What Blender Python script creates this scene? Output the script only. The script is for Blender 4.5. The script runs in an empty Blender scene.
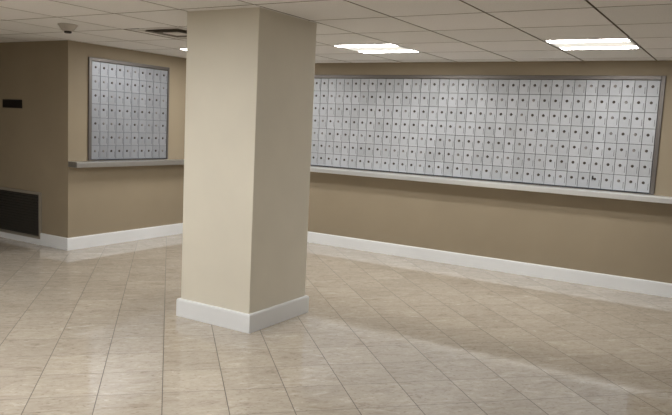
import bpy, bmesh, math, random
from mathutils import Matrix, Vector

random.seed(7)
scene = bpy.context.scene
COL = scene.collection

# ------------------------------------------------------------------ camera
TH, PITCH, ROLL = -0.5439, 0.1190, 0.0482
cam_data = bpy.data.cameras.new('camera')
cam = bpy.data.objects.new('camera', cam_data)
COL.objects.link(cam)
cam_data.sensor_width = 36.0
cam_data.lens = 687.62 / 672 * 36.0
cam_data.shift_y = 1.59 / 672
cam_data.clip_start = 0.05
c_, s_ = math.cos(ROLL), math.sin(ROLL)
cp, sp = math.cos(PITCH), math.sin(PITCH)
right = Vector((c_, sp * s_, cp * s_))
up = Vector((-s_, sp * c_, cp * c_))
fwd = Vector((0, cp, -sp))
RZ = Matrix.Rotation(-TH, 3, 'Z')


def to_room(w):
    c, s = math.cos(TH), math.sin(TH)
    return Vector((c * w.x + s * w.y, -s * w.x + c * w.y, w.z))


R_, U_, F_ = to_room(right), to_room(up), to_room(fwd)
M = Matrix(((R_.x, U_.x, -F_.x, 0.0), (R_.y, U_.y, -F_.y, 0.0), (R_.z, U_.z, -F_.z, 1.4), (0, 0, 0, 1)))
cam.matrix_world = M
scene.camera = cam

# ------------------------------------------------------------------ world, exposure
world = bpy.data.worlds.new('world')
scene.world = world
world.use_nodes = True
world.node_tree.nodes['Background'].inputs[0].default_value = (0.8, 0.72, 0.6, 1)
world.node_tree.nodes['Background'].inputs[1].default_value = 0.02
scene.view_settings.view_transform = 'Standard'
scene.view_settings.look = 'None'
scene.view_settings.gamma = 1.0
scene.view_settings.exposure = 0.0
scene.view_settings.use_curve_mapping = False
LAMP = 45.0            # radiance of the fluorescent tubes
LAMP_COL = (1.0, 0.99, 0.96)

# ------------------------------------------------------------------ dimensions (metres)
H = 2.131                       # ceiling height
VB, UL, VL = 6.882, -5.985, 4.573   # back wall y, side wall x, left wall y
CELL, GU, GV = 0.63595, -2.1323, 4.1110   # ceiling grid pitch and origin
TILE, TS, TT = 0.31798, -0.6460, 3.8183   # floor tile pitch and origin (45 degree grid)
BH, BT = 0.127, 0.022           # baseboard height, thickness
U_MIN, U_MAX, V_MIN = -9.0, 2.6, -2.6
WT = 0.30                       # wall thickness
BZ0, BZ1 = 0.935, 1.955         # mailbox rows, bottom and top
ROWS = 7
BW = 0.10695                    # mailbox pitch
BHH = (BZ1 - BZ0) / ROWS


# ------------------------------------------------------------------ node helpers
def new_mat(name):
    m = bpy.data.materials.new(name)
    m.use_nodes = True
    nt = m.node_tree
    return m, nt, nt.nodes['Principled BSDF']


def N(nt, typ, **kw):
    n = nt.nodes.new(typ)
    for k, v in kw.items():
        setattr(n, k, v)
    return n


def math_node(nt, op, a, b=None, c=None):
    n = N(nt, 'ShaderNodeMath', operation=op)
    for i, v in enumerate((a, b, c)):
        if v is None:
            continue
        if isinstance(v, (int, float)):
            n.inputs[i].default_value = v
        else:
            nt.links.new(v, n.inputs[i])
    return n.outputs[0]


def mix_col(nt, fac, a, b, blend='MIX'):
    n = N(nt, 'ShaderNodeMix', data_type='RGBA', blend_type=blend)
    for sock, v in ((n.inputs[0], fac), (n.inputs[6], a), (n.inputs[7], b)):
        if isinstance(v, (int, float)):
            sock.default_value = v
        elif isinstance(v, tuple):
            sock.default_value = (*v, 1)
        else:
            nt.links.new(v, sock)
    return n.outputs[2]


def ramp(nt, fac, stops):
    n = N(nt, 'ShaderNodeValToRGB')
    el = n.color_ramp.elements
    while len(el) < len(stops):
        el.new(0.5)
    for e, (p, c) in zip(el, stops):
        e.position = p
        e.color = (*c, 1) if len(c) == 3 else c
    nt.links.new(fac, n.inputs[0])
    return n.outputs[0]


def paint(name, col, rough=0.55, var=0.03, spec=0.3):
    m, nt, b = new_mat(name)
    g = N(nt, 'ShaderNodeNewGeometry')
    no = N(nt, 'ShaderNodeTexNoise')
    no.inputs['Scale'].default_value = 2.5
    no.inputs['Detail'].default_value = 4
    nt.links.new(g.outputs['Position'], no.inputs['Vector'])
    lo = tuple(x * (1 - var) for x in col)
    hi = tuple(x * (1 + var) for x in col)
    nt.links.new(ramp(nt, no.outputs['Fac'], [(0.3, lo), (0.7, hi)]), b.inputs['Base Color'])
    b.inputs['Roughness'].default_value = rough
    b.inputs['Specular IOR Level'].default_value = spec
    fi = N(nt, 'ShaderNodeTexNoise')
    fi.inputs['Scale'].default_value = 220
    nt.links.new(g.outputs['Position'], fi.inputs['Vector'])
    bp = N(nt, 'ShaderNodeBump')
    bp.inputs['Strength'].default_value = 0.06
    bp.inputs['Distance'].default_value = 0.002
    nt.links.new(fi.outputs['Fac'], bp.inputs['Height'])
    nt.links.new(bp.outputs['Normal'], b.inputs['Normal'])
    return m


def metal(name, col, rough, metallic=1.0, var=0.06, obj_var=0.0, stretch=(1, 1, 30)):
    m, nt, b = new_mat(name)
    tc = N(nt, 'ShaderNodeTexCoord')
    mp = N(nt, 'ShaderNodeMapping')
    mp.inputs['Scale'].default_value = stretch
    nt.links.new(tc.outputs['Object'], mp.inputs['Vector'])
    no = N(nt, 'ShaderNodeTexNoise')
    no.inputs['Scale'].default_value = 14
    no.inputs['Detail'].default_value = 3
    nt.links.new(mp.outputs['Vector'], no.inputs['Vector'])
    c = ramp(nt, no.outputs['Fac'], [(0.25, tuple(x * (1 - var) for x in col)), (0.75, tuple(x * (1 + var) for x in col))])
    if obj_var:
        oi = N(nt, 'ShaderNodeObjectInfo')
        c = mix_col(nt, 1.0, c, ramp(nt, oi.outputs['Random'], [(0, (1 - obj_var,) * 3), (1, (1.0,) * 3)]), 'MULTIPLY')
    nt.links.new(c, b.inputs['Base Color'])
    b.inputs['Metallic'].default_value = metallic
    b.inputs['Roughness'].default_value = rough
    return m


def plain(name, col, rough=0.5, metallic=0.0, spec=0.4):
    m, nt, b = new_mat(name)
    g = N(nt, 'ShaderNodeNewGeometry')
    no = N(nt, 'ShaderNodeTexNoise')
    no.inputs['Scale'].default_value = 30
    nt.links.new(g.outputs['Position'], no.inputs['Vector'])
    nt.links.new(ramp(nt, no.outputs['Fac'], [(0.3, tuple(x * 0.95 for x in col)), (0.7, tuple(x * 1.05 for x in col))]), b.inputs['Base Color'])
    b.inputs['Roughness'].default_value = rough
    b.inputs['Metallic'].default_value = metallic
    b.inputs['Specular IOR Level'].default_value = spec
    return m


def floor_mat():
    m, nt, b = new_mat('marble_tiles')
    L = nt.links.new
    g = N(nt, 'ShaderNodeNewGeometry')
    sx = N(nt, 'ShaderNodeSeparateXYZ')
    L(g.outputs['Position'], sx.inputs[0])
    r2 = math.sqrt(0.5)
    s = math_node(nt, 'MULTIPLY', math_node(nt, 'ADD', sx.outputs[0], sx.outputs[1]), r2)
    t = math_node(nt, 'MULTIPLY', math_node(nt, 'SUBTRACT', sx.outputs[1], sx.outputs[0]), r2)
    su = math_node(nt, 'DIVIDE', math_node(nt, 'SUBTRACT', s, TS), TILE)
    tu = math_node(nt, 'DIVIDE', math_node(nt, 'SUBTRACT', t, TT), TILE)
    si, ti = math_node(nt, 'FLOOR', su), math_node(nt, 'FLOOR', tu)
    sf, tf = math_node(nt, 'FRACT', su), math_node(nt, 'FRACT', tu)
    # grout: distance from the tile's edge
    ds = math_node(nt, 'SUBTRACT', 0.5, math_node(nt, 'ABSOLUTE', math_node(nt, 'SUBTRACT', sf, 0.5)))
    dt = math_node(nt, 'SUBTRACT', 0.5, math_node(nt, 'ABSOLUTE', math_node(nt, 'SUBTRACT', tf, 0.5)))
    grout = math_node(nt, 'MAXIMUM', math_node(nt, 'LESS_THAN', ds, 0.0068), math_node(nt, 'LESS_THAN', dt, 0.0052))
    # one random number per tile
    cid = N(nt, 'ShaderNodeCombineXYZ')
    L(si, cid.inputs[0]); L(ti, cid.inputs[1])
    wn = N(nt, 'ShaderNodeTexWhiteNoise', noise_dimensions='2D')
    L(cid.outputs[0], wn.inputs['Vector'])
    # veins: stretched along s, shifted per tile
    vc = N(nt, 'ShaderNodeCombineXYZ')
    L(math_node(nt, 'MULTIPLY', s, 7.0), vc.inputs[0])
    L(math_node(nt, 'MULTIPLY', t, 17.0), vc.inputs[1])
    L(math_node(nt, 'MULTIPLY', wn.outputs['Value'], 40.0), vc.inputs[2])
    n1 = N(nt, 'ShaderNodeTexNoise')
    n1.inputs['Scale'].default_value = 1.0
    n1.inputs['Detail'].default_value = 7
    n1.inputs['Roughness'].default_value = 0.72
    n1.inputs['Distortion'].default_value = 1.2
    L(vc.outputs[0], n1.inputs['Vector'])
    base = ramp(nt, n1.outputs['Fac'], [(0.28, (0.37, 0.315, 0.255)), (0.45, (0.505, 0.448, 0.376)),
                                        (0.58, (0.545, 0.488, 0.414)), (0.72, (0.68, 0.63, 0.56))])
    # fine dark fossil flecks
    vc2 = N(nt, 'ShaderNodeCombineXYZ')
    L(math_node(nt, 'MULTIPLY', s, 45.0), vc2.inputs[0])
    L(math_node(nt, 'MULTIPLY', t, 75.0), vc2.inputs[1])
    L(math_node(nt, 'MULTIPLY', wn.outputs['Value'], 17.0), vc2.inputs[2])
    n2 = N(nt, 'ShaderNodeTexNoise')
    n2.inputs['Scale'].default_value = 1.0
    n2.inputs['Detail'].default_value = 3
    L(vc2.outputs[0], n2.inputs['Vector'])
    fleck = ramp(nt, n2.outputs['Fac'], [(0.27, (0.66, 0.62, 0.58)), (0.40, (0.98, 0.98, 0.98)), (0.62, (1, 1, 1)), (0.76, (1.22, 1.22, 1.22))])
    base = mix_col(nt, 0.85, base, fleck, 'MULTIPLY')
    tone = ramp(nt, wn.outputs['Value'], [(0, (0.92, 0.915, 0.91)), (1, (1.04, 1.04, 1.04))])
    base = mix_col(nt, 1.0, base, tone, 'MULTIPLY')
    base = mix_col(nt, grout, base, (0.10, 0.082, 0.064))
    L(base, b.inputs['Base Color'])
    rr = ramp(nt, n1.outputs['Fac'], [(0.3, (0.045,) * 3), (0.75, (0.075,) * 3)])
    L(math_node(nt, 'MAXIMUM', rr, math_node(nt, 'MULTIPLY', grout, 0.6)), b.inputs['Roughness'])
    b.inputs['Specular IOR Level'].default_value = 0.68
    bp = N(nt, 'ShaderNodeBump')
    bp.inputs['Strength'].default_value = 0.25
    bp.inputs['Distance'].default_value = 0.002
    L(math_node(nt, 'SUBTRACT', 1.0, grout), bp.inputs['Height'])
    L(bp.outputs['Normal'], b.inputs['Normal'])
    return m


def ceiling_mat():
    m, nt, b = new_mat('acoustic_tile')
    L = nt.links.new
    g = N(nt, 'ShaderNodeNewGeometry')
    sx = N(nt, 'ShaderNodeSeparateXYZ')
    L(g.outputs['Position'], sx.inputs[0])
    ui = math_node(nt, 'FLOOR', math_node(nt, 'DIVIDE', math_node(nt, 'SUBTRACT', sx.outputs[0], GU), CELL))
    vi = math_node(nt, 'FLOOR', math_node(nt, 'DIVIDE', math_node(nt, 'SUBTRACT', sx.outputs[1], GV), CELL))
    cid = N(nt, 'ShaderNodeCombineXYZ')
    L(ui, cid.inputs[0]); L(vi, cid.inputs[1])
    wn = N(nt, 'ShaderNodeTexWhiteNoise', noise_dimensions='2D')
    L(cid.outputs[0], wn.inputs['Vector'])
    no = N(nt, 'ShaderNodeTexNoise')
    no.inputs['Scale'].default_value = 130
    no.inputs['Detail'].default_value = 4
    L(g.outputs['Position'], no.inputs['Vector'])
    c = ramp(nt, no.outputs['Fac'], [(0.30, (0.76, 0.745, 0.725)), (0.45, (0.86, 0.845, 0.825)), (0.7, (0.88, 0.865, 0.845))])
    c = mix_col(nt, 1.0, c, ramp(nt, wn.outputs['Value'], [(0, (0.93, 0.93, 0.92)), (1, (1.03, 1.02, 1.02))]), 'MULTIPLY')
    L(c, b.inputs['Base Color'])
    b.inputs['Roughness'].default_value = 0.9
    b.inputs['Specular IOR Level'].default_value = 0.15
    bp = N(nt, 'ShaderNodeBump')
    bp.inputs['Strength'].default_value = 0.25
    bp.inputs['Distance'].default_value = 0.003
    L(no.outputs['Fac'], bp.inputs['Height'])
    L(bp.outputs['Normal'], b.inputs['Normal'])
    return m


def emit_mat(name, col, strength):
    m, nt, b = new_mat(name)
    b.inputs['Base Color'].default_value = (0.9, 0.9, 0.9, 1)
    b.inputs['Emission Color'].default_value = (*col, 1)
    b.inputs['Emission Strength'].default_value = strength
    return m


MAT = {
    'wall': paint('tan_wall_paint', (0.338, 0.280, 0.199), 0.6),
    'column': paint('cream_column_paint', (0.78, 0.737, 0.635), 0.5),
    'white': paint('white_trim_paint', (0.88, 0.90, 0.925), 0.35, 0.02),
    'floor': floor_mat(),
    'ceiling': ceiling_mat(),
    'grid': plain('ceiling_grid', (0.10, 0.083, 0.066), 0.7),
    'louvre': plain('dark_louvre', (0.20, 0.175, 0.145), 0.6),  # diffuser rings, darker than the frame enamel
    'tile_edge': plain('tile_edge_shade', (0.31, 0.265, 0.215), 0.9),
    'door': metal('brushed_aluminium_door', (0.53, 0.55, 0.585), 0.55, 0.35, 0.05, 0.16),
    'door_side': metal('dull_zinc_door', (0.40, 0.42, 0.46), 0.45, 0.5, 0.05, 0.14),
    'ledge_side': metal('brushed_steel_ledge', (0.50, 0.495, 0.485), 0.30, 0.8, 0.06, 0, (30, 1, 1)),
    'box': metal('dark_mailbox_body', (0.16, 0.16, 0.165), 0.5, 0.6),
    'frame': metal('aluminium_frame', (0.175, 0.16, 0.15), 0.45, 0.6),
    'ledge': metal('satin_metal_ledge', (0.80, 0.81, 0.82), 0.30, 0.6, 0.04, 0, (30, 1, 1)),
    'lock': metal('worn_lock', (0.10, 0.085, 0.075), 0.45, 0.7, 0.1, 0.0),
    'lock_pale': metal('pale_lock', (0.30, 0.28, 0.27), 0.45, 0.7, 0.1, 0.0),
    'slot': plain('dark_slot', (0.13, 0.13, 0.13), 0.6),
    'sill': plain('blue_black_sill', (0.035, 0.045, 0.065), 0.4),
    'scuff': plain('black_scuff', (0.01, 0.01, 0.01), 0.7),
    'vent_frame': metal('vent_frame_metal', (0.42, 0.39, 0.34), 0.5, 0.5),
    'vent_dark': plain('black_louvre', (0.085, 0.076, 0.066), 0.4),
    'void': plain('dark_void', (0.012, 0.011, 0.010), 0.9),
    'sign': plain('black_plate', (0.010, 0.008, 0.009), 0.4),
    'sign_frame': plain('plate_edge', (0.03, 0.025, 0.02), 0.4),
    'plastic': plain('off_white_plastic', (0.50, 0.46, 0.41), 0.5),
    'sensor': plain('dark_sensor', (0.03, 0.025, 0.02), 0.4),
    'lamp_white': plain('white_enamel', (0.86, 0.85, 0.82), 0.4),
    'tube': emit_mat('fluorescent_lens', LAMP_COL, LAMP),
    'centre_lens': emit_mat('dim_centre_lens', (1.0, 0.955, 0.86), 0.62),
    'diffuser': plain('diffuser_enamel', (0.72, 0.69, 0.65), 0.6),
}


# ------------------------------------------------------------------ mesh helpers
def box(bm, x0, x1, y0, y1, z0, z1, bevel=0.0, seg=2):
    r = bmesh.ops.create_cube(bm, size=1.0)
    vs = r['verts']
    bmesh.ops.scale(bm, vec=(x1 - x0, y1 - y0, z1 - z0), verts=vs)
    bmesh.ops.translate(bm, vec=((x0 + x1) / 2, (y0 + y1) / 2, (z0 + z1) / 2), verts=vs)
    if bevel:
        es = list({e for v in vs for e in v.link_edges})
        bmesh.ops.bevel(bm, geom=es, offset=bevel, segments=seg, profile=0.5, affect='EDGES')


def prism(bm, pts, a, b, axis='x'):
    """extrude a closed 2-D outline from a to b along an axis"""
    def mk(p, h):
        return {'x': (h, p[0], p[1]), 'y': (p[0], h, p[1]), 'z': (p[0], p[1], h)}[axis]
    v0 = [bm.verts.new(mk(p, a)) for p in pts]
    v1 = [bm.verts.new(mk(p, b)) for p in pts]
    n = len(pts)
    bm.faces.new(v0)
    bm.faces.new(list(reversed(v1)))
    for i in range(n):
        j = (i + 1) % n
        bm.faces.new((v0[i], v1[i], v1[j], v0[j]))


def lathe(bm, prof, seg=32):
    rings = []
    for r, z in prof:
        if r < 1e-6:
            rings.append([bm.verts.new((0, 0, z))])
        else:
            rings.append([bm.verts.new((r * math.cos(2 * math.pi * i / seg), r * math.sin(2 * math.pi * i / seg), z)) for i in range(seg)])
    for a, b in zip(rings, rings[1:]):
        for i in range(seg):
            j = (i + 1) % seg
            if len(a) == 1:
                bm.faces.new((a[0], b[i], b[j]))
            elif len(b) == 1:
                bm.faces.new((a[i], b[0], a[j]))
            else:
                bm.faces.new((a[i], b[i], b[j], a[j]))


def obj(name, bm, mat, parent=None, loc=(0, 0, 0), smooth=False):
    bmesh.ops.recalc_face_normals(bm, faces=bm.faces[:])
    me = bpy.data.meshes.new(name)
    bm.to_mesh(me)
    bm.free()
    me.materials.append(mat)
    if smooth:
        for p in me.polygons:
            p.use_smooth = True
    o = bpy.data.objects.new(name, me)
    o.location = loc
    COL.objects.link(o)
    if parent:
        o.parent = parent
    return o


def struct(name, bm, mat, loc=(0, 0, 0)):
    o = obj(name, bm, mat, None, loc)
    o['kind'] = 'structure'
    return o


def tag(o, label, cat, group=None):
    o['label'] = label
    o['category'] = cat
    if group:
        o['group'] = group
    return o


def thing(name, label, cat, loc=(0, 0, 0), rz=0.0, group=None):
    o = bpy.data.objects.new(name, None)
    o.empty_display_size = 0.1
    COL.objects.link(o)
    o.location = loc
    o.rotation_euler = (0, 0, rz)
    return tag(o, label, cat, group)


def copy_tree(o, parent=None):
    c = o.copy()
    COL.objects.link(c)
    if parent:
        c.parent = parent
    for ch in list(o.children):
        copy_tree(ch, c)
    return c


# ------------------------------------------------------------------ room shell
bm = bmesh.new()
box(bm, U_MIN - WT, U_MAX + WT, V_MIN - WT, VB + WT, -0.1, 0.0)
struct('floor', bm, MAT['floor'])

R_COLS, L_COLS = 36, 10
RU1 = -0.809
RU0 = RU1 - R_COLS * BW
LV0 = 4.856
LBW = 0.1077
LV1 = LV0 + L_COLS * LBW
FW = 0.042                       # frame width

# back wall with the opening of the long bank
bm = bmesh.new()
hx0, hx1, hz0, hz1 = RU0 - 0.01, RU1 + 0.01, BZ0 - 0.01, BZ1 + 0.01
box(bm, UL - WT, U_MAX + WT, VB, VB + WT, 0, hz0)
box(bm, UL - WT, U_MAX + WT, VB, VB + WT, hz1, H + 0.2)
box(bm, UL - WT, hx0, VB, VB + WT, hz0, hz1)
box(bm, hx1, U_MAX + WT, VB, VB + WT, hz0, hz1)
struct('wall_back', bm, MAT['wall'])

# side wall with the opening of the small bank
bm = bmesh.new()
hy0, hy1 = LV0 - 0.01, LV1 + 0.01
box(bm, UL - WT, UL, VL, VB, 0, hz0)
box(bm, UL - WT, UL, VL, VB, hz1, H + 0.2)
box(bm, UL - WT, UL, VL, hy0, hz0, hz1)
box(bm, UL - WT, UL, hy1, VB, hz0, hz1)
struct('wall_side', bm, MAT['wall'])

# left wall with the return-air opening
VU0, VU1, VZ0, VZ1 = -7.62, -6.408, 0.060, 0.560
bm = bmesh.new()
ix0, ix1, iz0, iz1 = VU0 + 0.02, VU1 - 0.02, VZ0 + 0.02, VZ1 - 0.02
box(bm, U_MIN - WT, UL - WT, VL, VL + WT, iz1, H + 0.2)
box(bm, U_MIN - WT, UL - WT, VL, VL + WT, 0, iz0)
box(bm, U_MIN - WT, ix0, VL, VL + WT, iz0, iz1)
box(bm, ix1, UL - WT, VL, VL + WT, iz0, iz1)
struct('wall_left', bm, MAT['wall'])

bm = bmesh.new()
box(bm, U_MIN - WT, U_MIN, V_MIN - WT, VL, 0, H + 0.2)
struct('wall_far_left', bm, MAT['wall'])
bm = bmesh.new()
box(bm, U_MAX, U_MAX + WT, V_MIN - WT, VB, 0, H + 0.2)
struct('wall_right', bm, MAT['wall'])
bm = bmesh.new()
box(bm, U_MIN, U_MAX, V_MIN - WT, V_MIN, 0, H + 0.2)
struct('wall_front', bm, MAT['wall'])

# ceiling: lay-in tiles with real gaps between them under a grid plate
LIGHT_CELLS = [(-2, 2), (1, 2), (-5, 2), (-5, -4), (-2, -4), (-3, -7), (0, -5)]  # last pair: unseen lights added to brighten the column and near floor
DIFF_CELL = (-4, 0)
cells_skip = set(LIGHT_CELLS) | {DIFF_CELL}
bm = bmesh.new()
GAP = 0.0068
PU0, PU1, PV0, PV1 = -3.4160, -2.7938, 3.5616, 4.2309    # column plan


def tile_box(x0, x1, y0, y1):
    if x1 - x0 > 0.004 and y1 - y0 > 0.004:
        box(bm, x0, x1, y0, y1, H, H + 0.028)


for i in range(-12, 9):
    for j in range(-12, 6):
        if (i, j) in cells_skip:
            continue
        x0, x1 = GU + i * CELL + GAP, GU + (i + 1) * CELL - GAP
        y0, y1 = GV + j * CELL + GAP, GV + (j + 1) * CELL - GAP
        x0, x1 = max(x0, U_MIN), min(x1, U_MAX)
        y0, y1 = max(y0, V_MIN), min(y1, VB)
        if x1 <= x0 or y1 <= y0:
            continue
        # beyond the left wall there is no ceiling
        if y1 > VL and x0 < UL:
            if x1 > UL:
                tile_box(UL, x1, y0, y1)
                tile_box(x0, UL, y0, min(y1, VL))
            else:
                tile_box(x0, x1, y0, min(y1, VL))
            continue
        # cut round the column
        if x0 < PU1 and x1 > PU0 and y0 < PV1 and y1 > PV0:
            tile_box(x0, min(x1, PU0), y0, y1)
            tile_box(max(x0, PU1), x1, y0, y1)
            a, b2 = max(x0, PU0), min(x1, PU1)
            tile_box(a, b2, y0, min(y1, PV0))
            tile_box(a, b2, max(y0, PV1), y1)
            continue
        tile_box(x0, x1, y0, y1)
ceil = struct('ceiling', bm, MAT['ceiling'])
ceil.data.materials.append(MAT['tile_edge'])        # tile sides coloured darker to deepen the shade in the gaps
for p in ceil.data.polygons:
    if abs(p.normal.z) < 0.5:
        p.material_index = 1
bm = bmesh.new()


def grid_plate(x0, x1, y0, y1, z):
    box(bm, x0, x1, y0, y1, z, z + 0.01)


# grid bars (inverted tees set back in the reveals)
for i in range(-11, 9):
    x = GU + i * CELL
    if U_MIN < x < U_MAX:
        box(bm, x - 0.012, x + 0.012, V_MIN, VB if x > UL else VL, H + 0.0285, H + 0.034)
for j in range(-11, 6):
    y = GV + j * CELL
    if V_MIN < y < VB:
        box(bm, U_MIN if y < VL else UL, U_MAX, y - 0.012, y + 0.012, H + 0.0285, H + 0.034)
g = obj('grid_bars', bm, MAT['grid'], ceil)
bm = bmesh.new()
box(bm, U_MIN, U_MAX, V_MIN, VB, H + 0.19, H + 0.2)
obj('upper_slab', bm, MAT['void'], ceil)

# baseboards
def bb_profile(d):
    # outline (offset from wall, z) of a square-edged board with an eased top
    return [(0, 0), (d * BT, 0), (d * BT, BH - 0.012), (d * (BT - 0.003), BH - 0.003), (d * (BT - 0.010), BH), (0, BH)]


bm = bmesh.new()
prism(bm, [(VB + p[0], p[1]) for p in bb_profile(-1)], UL, U_MAX, 'x')
struct('baseboard_back', bm, MAT['white'])
bm = bmesh.new()
prism(bm, [(UL + p[0], p[1]) for p in bb_profile(1)], VL - BT, VB - BT, 'y')
struct('baseboard_side', bm, MAT['white'])
bm = bmesh.new()
prism(bm, [(VL + p[0], p[1]) for p in bb_profile(-1)], VU1, UL, 'x')
prism(bm, [(VL, 0), (VL - BT, 0), (VL - BT, VZ0), (VL, VZ0)], VU0, VU1, 'x')
prism(bm, [(VL + p[0], p[1]) for p in bb_profile(-1)], U_MIN, VU0, 'x')
struct('baseboard_left', bm, MAT['white'])

# ------------------------------------------------------------------ column
t = thing('column', 'square cream column with white baseboard standing on the tiled floor', 'column', ((PU0 + PU1) / 2, (PV0 + PV1) / 2, 0))
hw, hd = (PU1 - PU0) / 2, (PV1 - PV0) / 2
bm = bmesh.new()
box(bm, -hw, hw, -hd, hd, 0, H + 0.03)
bmesh.ops.bevel(bm, geom=[e for e in bm.edges if abs(e.verts[0].co.z - e.verts[1].co.z) > 1], offset=0.004, segments=3, profile=0.5, affect='EDGES')
obj('shaft', bm, MAT['column'], t)
bm = bmesh.new()
prev = None
rings = []
for off, z in [(0.0, 0.0), (BT, 0.0), (BT, BH - 0.012), (BT - 0.003, BH - 0.003), (BT - 0.010, BH), (0.0, BH)]:
    rings.append([bm.verts.new((sx * (hw + off), sy * (hd + off), z)) for sx, sy in ((-1, -1), (1, -1), (1, 1), (-1, 1))])
for a, b2 in zip(rings, rings[1:]):
    for i in range(4):
        j = (i + 1) % 4
        bm.faces.new((a[i], a[j], b2[j], b2[i]))
o = obj('baseboard', bm, MAT['white'], t)
o['label'] = 'white painted baseboard'

# ------------------------------------------------------------------ mailboxes
ORD = ['', 'first', 'second', 'third', 'fourth', 'fifth', 'sixth', 'seventh', 'eighth', 'ninth', 'tenth', 'eleventh', 'twelfth',
       'thirteenth', 'fourteenth', 'fifteenth', 'sixteenth', 'seventeenth', 'eighteenth', 'nineteenth', 'twentieth']
TENS = {20: 'twenty', 30: 'thirty'}


def ordinal(n):
    if n <= 20:
        return ORD[n]
    tn = n // 10 * 10
    return {30: 'thirtieth'}.get(n) or TENS[tn] + '-' + ORD[n - tn]


ROWN = ['top', 'second', 'third', 'fourth', 'fifth', 'sixth', 'bottom']


def make_mailbox(w, door_mat):
    """front of the box at y = 0 facing -y, bottom left corner of the pitch at the origin"""
    root = thing('mailbox', '', 'mailbox')
    g = 0.0014
    bm = bmesh.new()
    # open-fronted body: back, four walls
    x0, x1, z0, z1, d = g * 0.4, w - g * 0.4, g * 0.4, BHH - g * 0.4, 0.26
    th = 0.0022
    box(bm, x0, x1, d - th, d, z0, z1)
    box(bm, x0, x0 + th, 0.004, d - th, z0, z1)
    box(bm, x1 - th, x1, 0.004, d - th, z0, z1)
    box(bm, x0 + th, x1 - th, 0.004, d - th, z0, z0 + th)
    box(bm, x0 + th, x1 - th, 0.004, d - th, z1 - th, z1)
    obj('body', bm, MAT['box'], root)
    # door with a shallow pressed border
    bm = bmesh.new()
    m = 0.0020
    box(bm, m, w - m, -0.004, 0.002, m, BHH - m, 0.0012, 2)
    dr = obj('door', bm, door_mat, root)
    # keyhole lock with its raised rim
    bm = bmesh.new()
    lathe(bm, [(0.0, 0.0062), (0.0080, 0.0062), (0.0112, 0.0048), (0.0130, 0.002), (0.0130, -0.001)], 20)
    bmesh.ops.rotate(bm, cent=(0, 0, 0), matrix=Matrix.Rotation(math.pi / 2, 3, 'X'), verts=bm.verts[:])
    lk = obj('lock', bm, MAT['lock'], dr, (w * 0.44, -0.0035, BHH * 0.605), True)
    # upright pull slot at lower right
    bm = bmesh.new()
    box(bm, -0.0019, 0.0019, -0.0008, 0.001, -0.030, 0.030, 0.0006, 1)
    obj('pull_slot', bm, MAT['slot'], dr, (w * 0.84, -0.0042, BHH * 0.36))
    return root


def set_lock(root, pale):
    for ch in root.children:
        if ch.name.startswith('door'):
            for l in ch.children:
                if l.name.startswith('lock'):
                    l.data = LOCK_PALE if pale else LOCK_DARK


rng = random.Random(11)
proto = make_mailbox(BW, MAT['door'])
lock0 = [l for ch in proto.children for l in ch.children if l.name.startswith('lock')][0]
LOCK_DARK = lock0.data
LOCK_PALE = LOCK_DARK.copy()
LOCK_PALE.materials.clear()
LOCK_PALE.materials.append(MAT['lock_pale'])
first = True
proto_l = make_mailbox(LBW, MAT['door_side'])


def finish(o, rng):
    set_lock(o, rng.random() < 0.28)
    for ch in o.children:
        if ch.name.startswith('door'):
            ch.rotation_euler = (rng.uniform(-0.006, 0.006), 0, rng.uniform(-0.012, 0.012))
            ch.location = (0, rng.uniform(-0.0012, 0.0006), 0)


SCUFF = (6, 4)          # row, place from the right
copies = []
for r in range(ROWS):
    for c in range(R_COLS):              # c counts from the right
        copies.append((r, c))
for k, (r, c) in enumerate(copies):
    o = proto if k == 0 else copy_tree(proto)
    o.location = (RU1 - (c + 1) * BW, VB - 0.004, BZ1 - (r + 1) * BHH)
    n = c + 1
    if c == 0:
        lab = 'aluminium mailbox at the right end of the %s row of the long mailbox bank' % ROWN[r]
    else:
        lab = 'aluminium mailbox in the %s row of the long bank, %s from its right end' % (ROWN[r], ordinal(n))
    o['label'] = lab
    o['group'] = 'mailboxes of the long bank on the back wall'
    finish(o, rng)
    if (r, c) == SCUFF:
        scuffed = o
for r in range(ROWS):
    for c in range(L_COLS):
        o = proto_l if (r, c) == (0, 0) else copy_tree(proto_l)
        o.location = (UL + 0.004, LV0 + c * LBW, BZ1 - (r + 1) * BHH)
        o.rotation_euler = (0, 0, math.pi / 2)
        if c == 0:
            lab = 'aluminium mailbox at the left end of the %s row of the small mailbox bank' % ROWN[r]
        elif c == L_COLS - 1:
            lab = 'aluminium mailbox at the right end of the %s row of the small mailbox bank' % ROWN[r]
        else:
            lab = 'aluminium mailbox in the %s row of the small bank, %s from its left end' % (ROWN[r], ordinal(c + 1))
        o['label'] = lab
        o['group'] = 'mailboxes of the small bank on the side wall'
        finish(o, rng)
# the scuffed door
for ch in scuffed.children:
    if ch.name.startswith('door'):
        bm = bmesh.new()
        prism(bm, [(-0.026, 0.028), (-0.020, 0.040), (-0.013, 0.034), (-0.011, 0.016), (-0.002, 0.004), (-0.008, -0.002),
                   (-0.016, 0.004), (-0.023, -0.014), (-0.027, 0.004)], -0.0008, 0.0006, 'y')
        obj('scuff_mark', bm, MAT['scuff'], ch, (BW * 0.44, -0.0046, BHH * 0.57))['label'] = 'black scuff mark'
scuffed['label'] = 'aluminium mailbox with a black scuff beside its lock, bottom row of the long bank'


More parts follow.
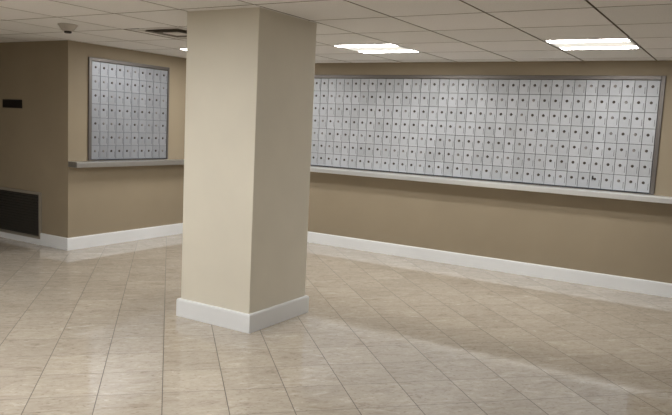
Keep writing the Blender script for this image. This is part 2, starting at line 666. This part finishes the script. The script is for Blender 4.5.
def bank_frame(x0, x1, label, loc, rz, fw1=FW):
    """surround of a bank: stiles and rails round x0..x1, front at -y"""
    fr = thing('mailbox_bank_frame', label, 'frame', loc, rz)
    zt, zb = BZ1 + 0.040, 0.924
    pd = 0.016

    def stile(xa, xb):
        b_ = bmesh.new()
        box(b_, xa, xb, -pd, -0.0005, zb, zt, 0.003, 2)
        return b_
    inner = 0.004
    obj('stile', stile(x0 - FW, x0 - inner), MAT['frame'], fr)
    obj('stile', stile(x1 + inner, x1 + fw1), MAT['frame'], fr)
    b_ = bmesh.new()
    box(b_, x0 - inner, x1 + inner, -pd, -0.0005, BZ1 + 0.003, zt, 0.003, 2)
    obj('top_rail', b_, MAT['frame'], fr)
    b_ = bmesh.new()
    box(b_, x0 - inner, x1 + inner, -0.006, -0.0005, zb, BZ0 - 0.002, 0.001, 1)
    obj('bottom_rail', b_, MAT['sill'], fr)
    return fr


bank_frame(RU0, RU1, 'metal surround of the long mailbox bank on the back wall', (0, VB, 0), 0)
bank_frame(LV0, LV1, 'metal surround of the small mailbox bank on the side wall', (UL, 0, 0), math.pi / 2, 0.026)

# ------------------------------------------------------------------ ledges
LZ0, LZ1, LD = 0.862, 0.918, 0.135


def ledge(length, label, loc, rz, cap, mat):
    fr = thing('ledge', label, 'ledge', loc, rz)
    b_ = bmesh.new()
    # rolled front edge profile: (y, z) facing -y
    pts = [(-0.0005, 0), (-LD + 0.004, 0), (-LD, 0.004), (-LD, LZ1 - LZ0 - 0.010)]
    for a in (30, 60, 90):
        pts.append((-LD + 0.010 - 0.010 * math.cos(math.radians(a)), LZ1 - LZ0 - 0.010 + 0.010 * math.sin(math.radians(a))))
    pts.append((-0.0005, LZ1 - LZ0))
    prism(b_, pts, 0.0, length, 'x')
    obj('shelf_board', b_, mat, fr)
    if cap:
        b_ = bmesh.new()
        box(b_, -0.003, -0.0005, -LD, -0.0005, 0.0, LZ1 - LZ0, 0.001, 1)
        obj('end_cap', b_, mat, fr)
    return fr


ledge(U_MAX - (UL + LD) - 0.001, 'long pale metal ledge under the long mailbox bank', (UL + LD, VB, LZ0), 0, False, MAT['ledge'])
ledge(VB - VL - 0.004, 'short grey metal ledge under the small mailbox bank', (UL, VL + 0.003, LZ0), math.pi / 2, True, MAT['ledge_side'])

# ------------------------------------------------------------------ return-air grille
t = thing('wall_vent', 'black louvred return air grille low on the left wall', 'vent', ((VU0 + VU1) / 2, VL, VZ0))
w2, h2 = (VU1 - VU0) / 2, VZ1 - VZ0
fwid = 0.028
bm = bmesh.new()
box(bm, -w2, w2, -0.024, -0.0005, h2 - fwid, h2, 0.003, 2)
box(bm, -w2, w2, -0.024, -0.0005, 0.001, fwid, 0.003, 2)
box(bm, -w2, -w2 + fwid, -0.024, -0.0005, fwid, h2 - fwid, 0.003, 2)
box(bm, w2 - fwid, w2, -0.024, -0.0005, fwid, h2 - fwid, 0.003, 2)
o = obj('vent_frame', bm, MAT['vent_frame'], t)
bm = bmesh.new()
nl = 15
for i in range(nl):
    z = fwid + (h2 - 2 * fwid) * (i + 0.5) / nl
    prism(bm, [(-0.018, z - 0.009), (-0.016, z - 0.011), (0.014, z + 0.008), (0.012, z + 0.010)], -w2 + fwid, w2 - fwid, 'x')
obj('louvre_panel', bm, MAT['vent_dark'], t)
bm = bmesh.new()
box(bm, -w2 + 0.022, w2 - 0.022, 0.10, 0.11, 0.022, h2 - 0.022)
obj('duct_back', bm, MAT['void'], t)

# ------------------------------------------------------------------ black plate
t = thing('wall_sign', 'small black rectangular plate mounted on the left wall above the vent', 'sign', (-6.902, VL, 1.48))
bm = bmesh.new()
box(bm, -0.166, 0.166, -0.012, -0.0005, -0.045, 0.045, 0.002, 2)
obj('plate', bm, MAT['sign_frame'], t)
bm = bmesh.new()
box(bm, -0.156, 0.156, -0.0145, -0.0122, -0.036, 0.036, 0.001, 1)
obj('face_panel', bm, MAT['sign'], t)

# ------------------------------------------------------------------ smoke detector
t = thing('smoke_detector', 'conical off-white smoke detector with dark tip hanging from the ceiling', 'smoke detector', (-4.955, 3.782, H))
bm = bmesh.new()
lathe(bm, [(0.0, -0.0005), (0.078, -0.0005), (0.080, -0.005), (0.076, -0.010), (0.0, -0.010)], 40)
obj('base', bm, MAT['plastic'], t, (0, 0, 0), True)
bm = bmesh.new()
lathe(bm, [(0.072, -0.010), (0.070, -0.016), (0.054, -0.038), (0.042, -0.052), (0.036, -0.054), (0.0, -0.054)], 40)
obj('housing', bm, MAT['plastic'], t, (0, 0, 0), False)
bm = bmesh.new()
lathe(bm, [(0.030, -0.054), (0.030, -0.066), (0.024, -0.071), (0.0, -0.071)], 32)
obj('sensor', bm, MAT['sensor'], t, (0, 0, 0), False)['label'] = 'dark sensor tip'

# ------------------------------------------------------------------ ceiling diffuser
dx, dy = GU + DIFF_CELL[0] * CELL, GV + DIFF_CELL[1] * CELL
t = thing('air_diffuser', 'square louvred supply air diffuser set in the ceiling left of the column', 'diffuser', (dx + CELL / 2, dy + CELL / 2, H))


def ring(bm, a, za, b, zb, th=0.003):
    """square frustum ring from half-size a at za to half-size b at zb, with thickness"""
    rs = []
    for hsz, z in ((a, za), (b, zb), (b - th, zb + th * 0.3), (a - th, za + th * 0.3)):
        rs.append([bm.verts.new((sx * hsz, sy * hsz, z)) for sx, sy in ((-1, -1), (1, -1), (1, 1), (-1, 1))])
    for q in range(4):
        a_, b_ = rs[q], rs[(q + 1) % 4]
        for i in range(4):
            j = (i + 1) % 4
            bm.faces.new((a_[i], a_[j], b_[j], b_[i]))


bm = bmesh.new()
ring(bm, 0.298, 0.001, 0.235, 0.001)
ring(bm, 0.235, 0.001, 0.190, 0.055)
obj('outer_frame', bm, MAT['diffuser'], t)
for k, hs in enumerate((0.192, 0.140)):
    bm = bmesh.new()
    ring(bm, hs, -0.004, hs - 0.040, 0.045)
    obj('louvre_ring', bm, MAT['louvre'], t)
bm = bmesh.new()
box(bm, -0.085, 0.085, -0.085, 0.085, -0.006, 0.0, 0.002, 1)
obj('centre_plate', bm, MAT['diffuser'], t)
bm = bmesh.new()
box(bm, -0.30, 0.30, -0.30, 0.30, 0.10, 0.104)
for sx in (-1, 1):
    box(bm, sx * 0.30 - 0.002, sx * 0.30 + 0.002, -0.30, 0.30, 0.012, 0.10)
    box(bm, -0.298, 0.298, sx * 0.30 - 0.002, sx * 0.30 + 0.002, 0.012, 0.10)
obj('plenum', bm, MAT['void'], t)


# ------------------------------------------------------------------ ceiling lights
def make_light():
    root = thing('ceiling_light', '', 'ceiling light', (0, 0, 0), 0, 'square recessed fluorescent ceiling lights')
    hs = CELL / 2 - 0.008
    hi = hs - 0.018
    bm = bmesh.new()
    # trim flange round the opening, flush with the tiles
    box(bm, -hs, hs, -hs, -hi, -0.001, 0.004)
    box(bm, -hs, hs, hi, hs, -0.001, 0.004)
    box(bm, -hs, -hi, -hi, hi, -0.001, 0.004)
    box(bm, hi, hs, -hi, hi, -0.001, 0.004)
    obj('trim', bm, MAT['lamp_white'], root)
    # curved white reflector tray
    bm = bmesh.new()
    prof = []
    n = 20
    for i in range(n + 1):
        y = -hi + 2 * hi * i / n
        prof.append((y, 0.0015 + 0.001 * math.cos(math.pi * i / n * 2)))
    prof[0] = (-hi, 0.0025); prof[-1] = (hi, 0.0025)
    outl = prof + [(hi, 0.060), (-hi, 0.060)]
    v0 = [bm.verts.new((-hi, p[0], p[1])) for p in outl]
    v1 = [bm.verts.new((hi, p[0], p[1])) for p in outl]
    for i in range(len(outl)):
        j = (i + 1) % len(outl)
        bm.faces.new((v0[i], v0[j], v1[j], v1[i]))
    box(bm, -hi - 0.003, -hi, -hi, hi, 0.004, 0.060)
    box(bm, hi, hi + 0.003, -hi, hi, 0.004, 0.060)
    obj('reflector', bm, MAT['lamp_white'], root)
    bm = bmesh.new()
    prism(bm, [(-hi + 0.150, 0.0012), (-hi + 0.150, -0.0006), (0, -0.0016), (hi - 0.150, -0.0006), (hi - 0.150, 0.0012)], -hi + 0.004, hi - 0.004, 'x')
    obj('centre_lens', bm, MAT['centre_lens'], root)
    for sy in (-1, 1):
        bm = bmesh.new()
        # half-round lens over each lamp
        pts = []
        for i in range(9):
            a = math.pi * i / 8
            pts.append((sy * (hi - 0.078) + 0.070 * math.cos(a), 0.0005 - 0.0018 * math.sin(a)))
        prism(bm, pts, -hi + 0.004, hi - 0.004, 'x')
        o = obj('lamp_lens', bm, MAT['tube'], root)
        o['label'] = 'glowing white lamp lens'
    return root


LIGHT_LABELS = {
    (-2, 2): 'lit square ceiling light over the long ledge, just right of the column',
    (1, 2): 'lit square ceiling light near the right end of the long mailbox bank',
    (-5, 2): 'lit square ceiling light by the small mailbox bank, mostly behind the column',
    (-5, -4): 'lit square ceiling light outside the view, in front of the left wall',
    (-2, -4): 'lit square ceiling light outside the view, in front of the column',
    (0, -5): 'lit square ceiling light outside the view, added to brighten the near right floor',
    (-3, -7): 'lit square ceiling light outside the view, added to brighten the column and near floor',
}
proto = make_light()
for k, cell in enumerate(LIGHT_CELLS):
    o = proto if k == 0 else copy_tree(proto)
    o.location = (GU + (cell[0] + 0.5) * CELL, GV + (cell[1] + 0.5) * CELL, H)
    o['label'] = LIGHT_LABELS[cell]
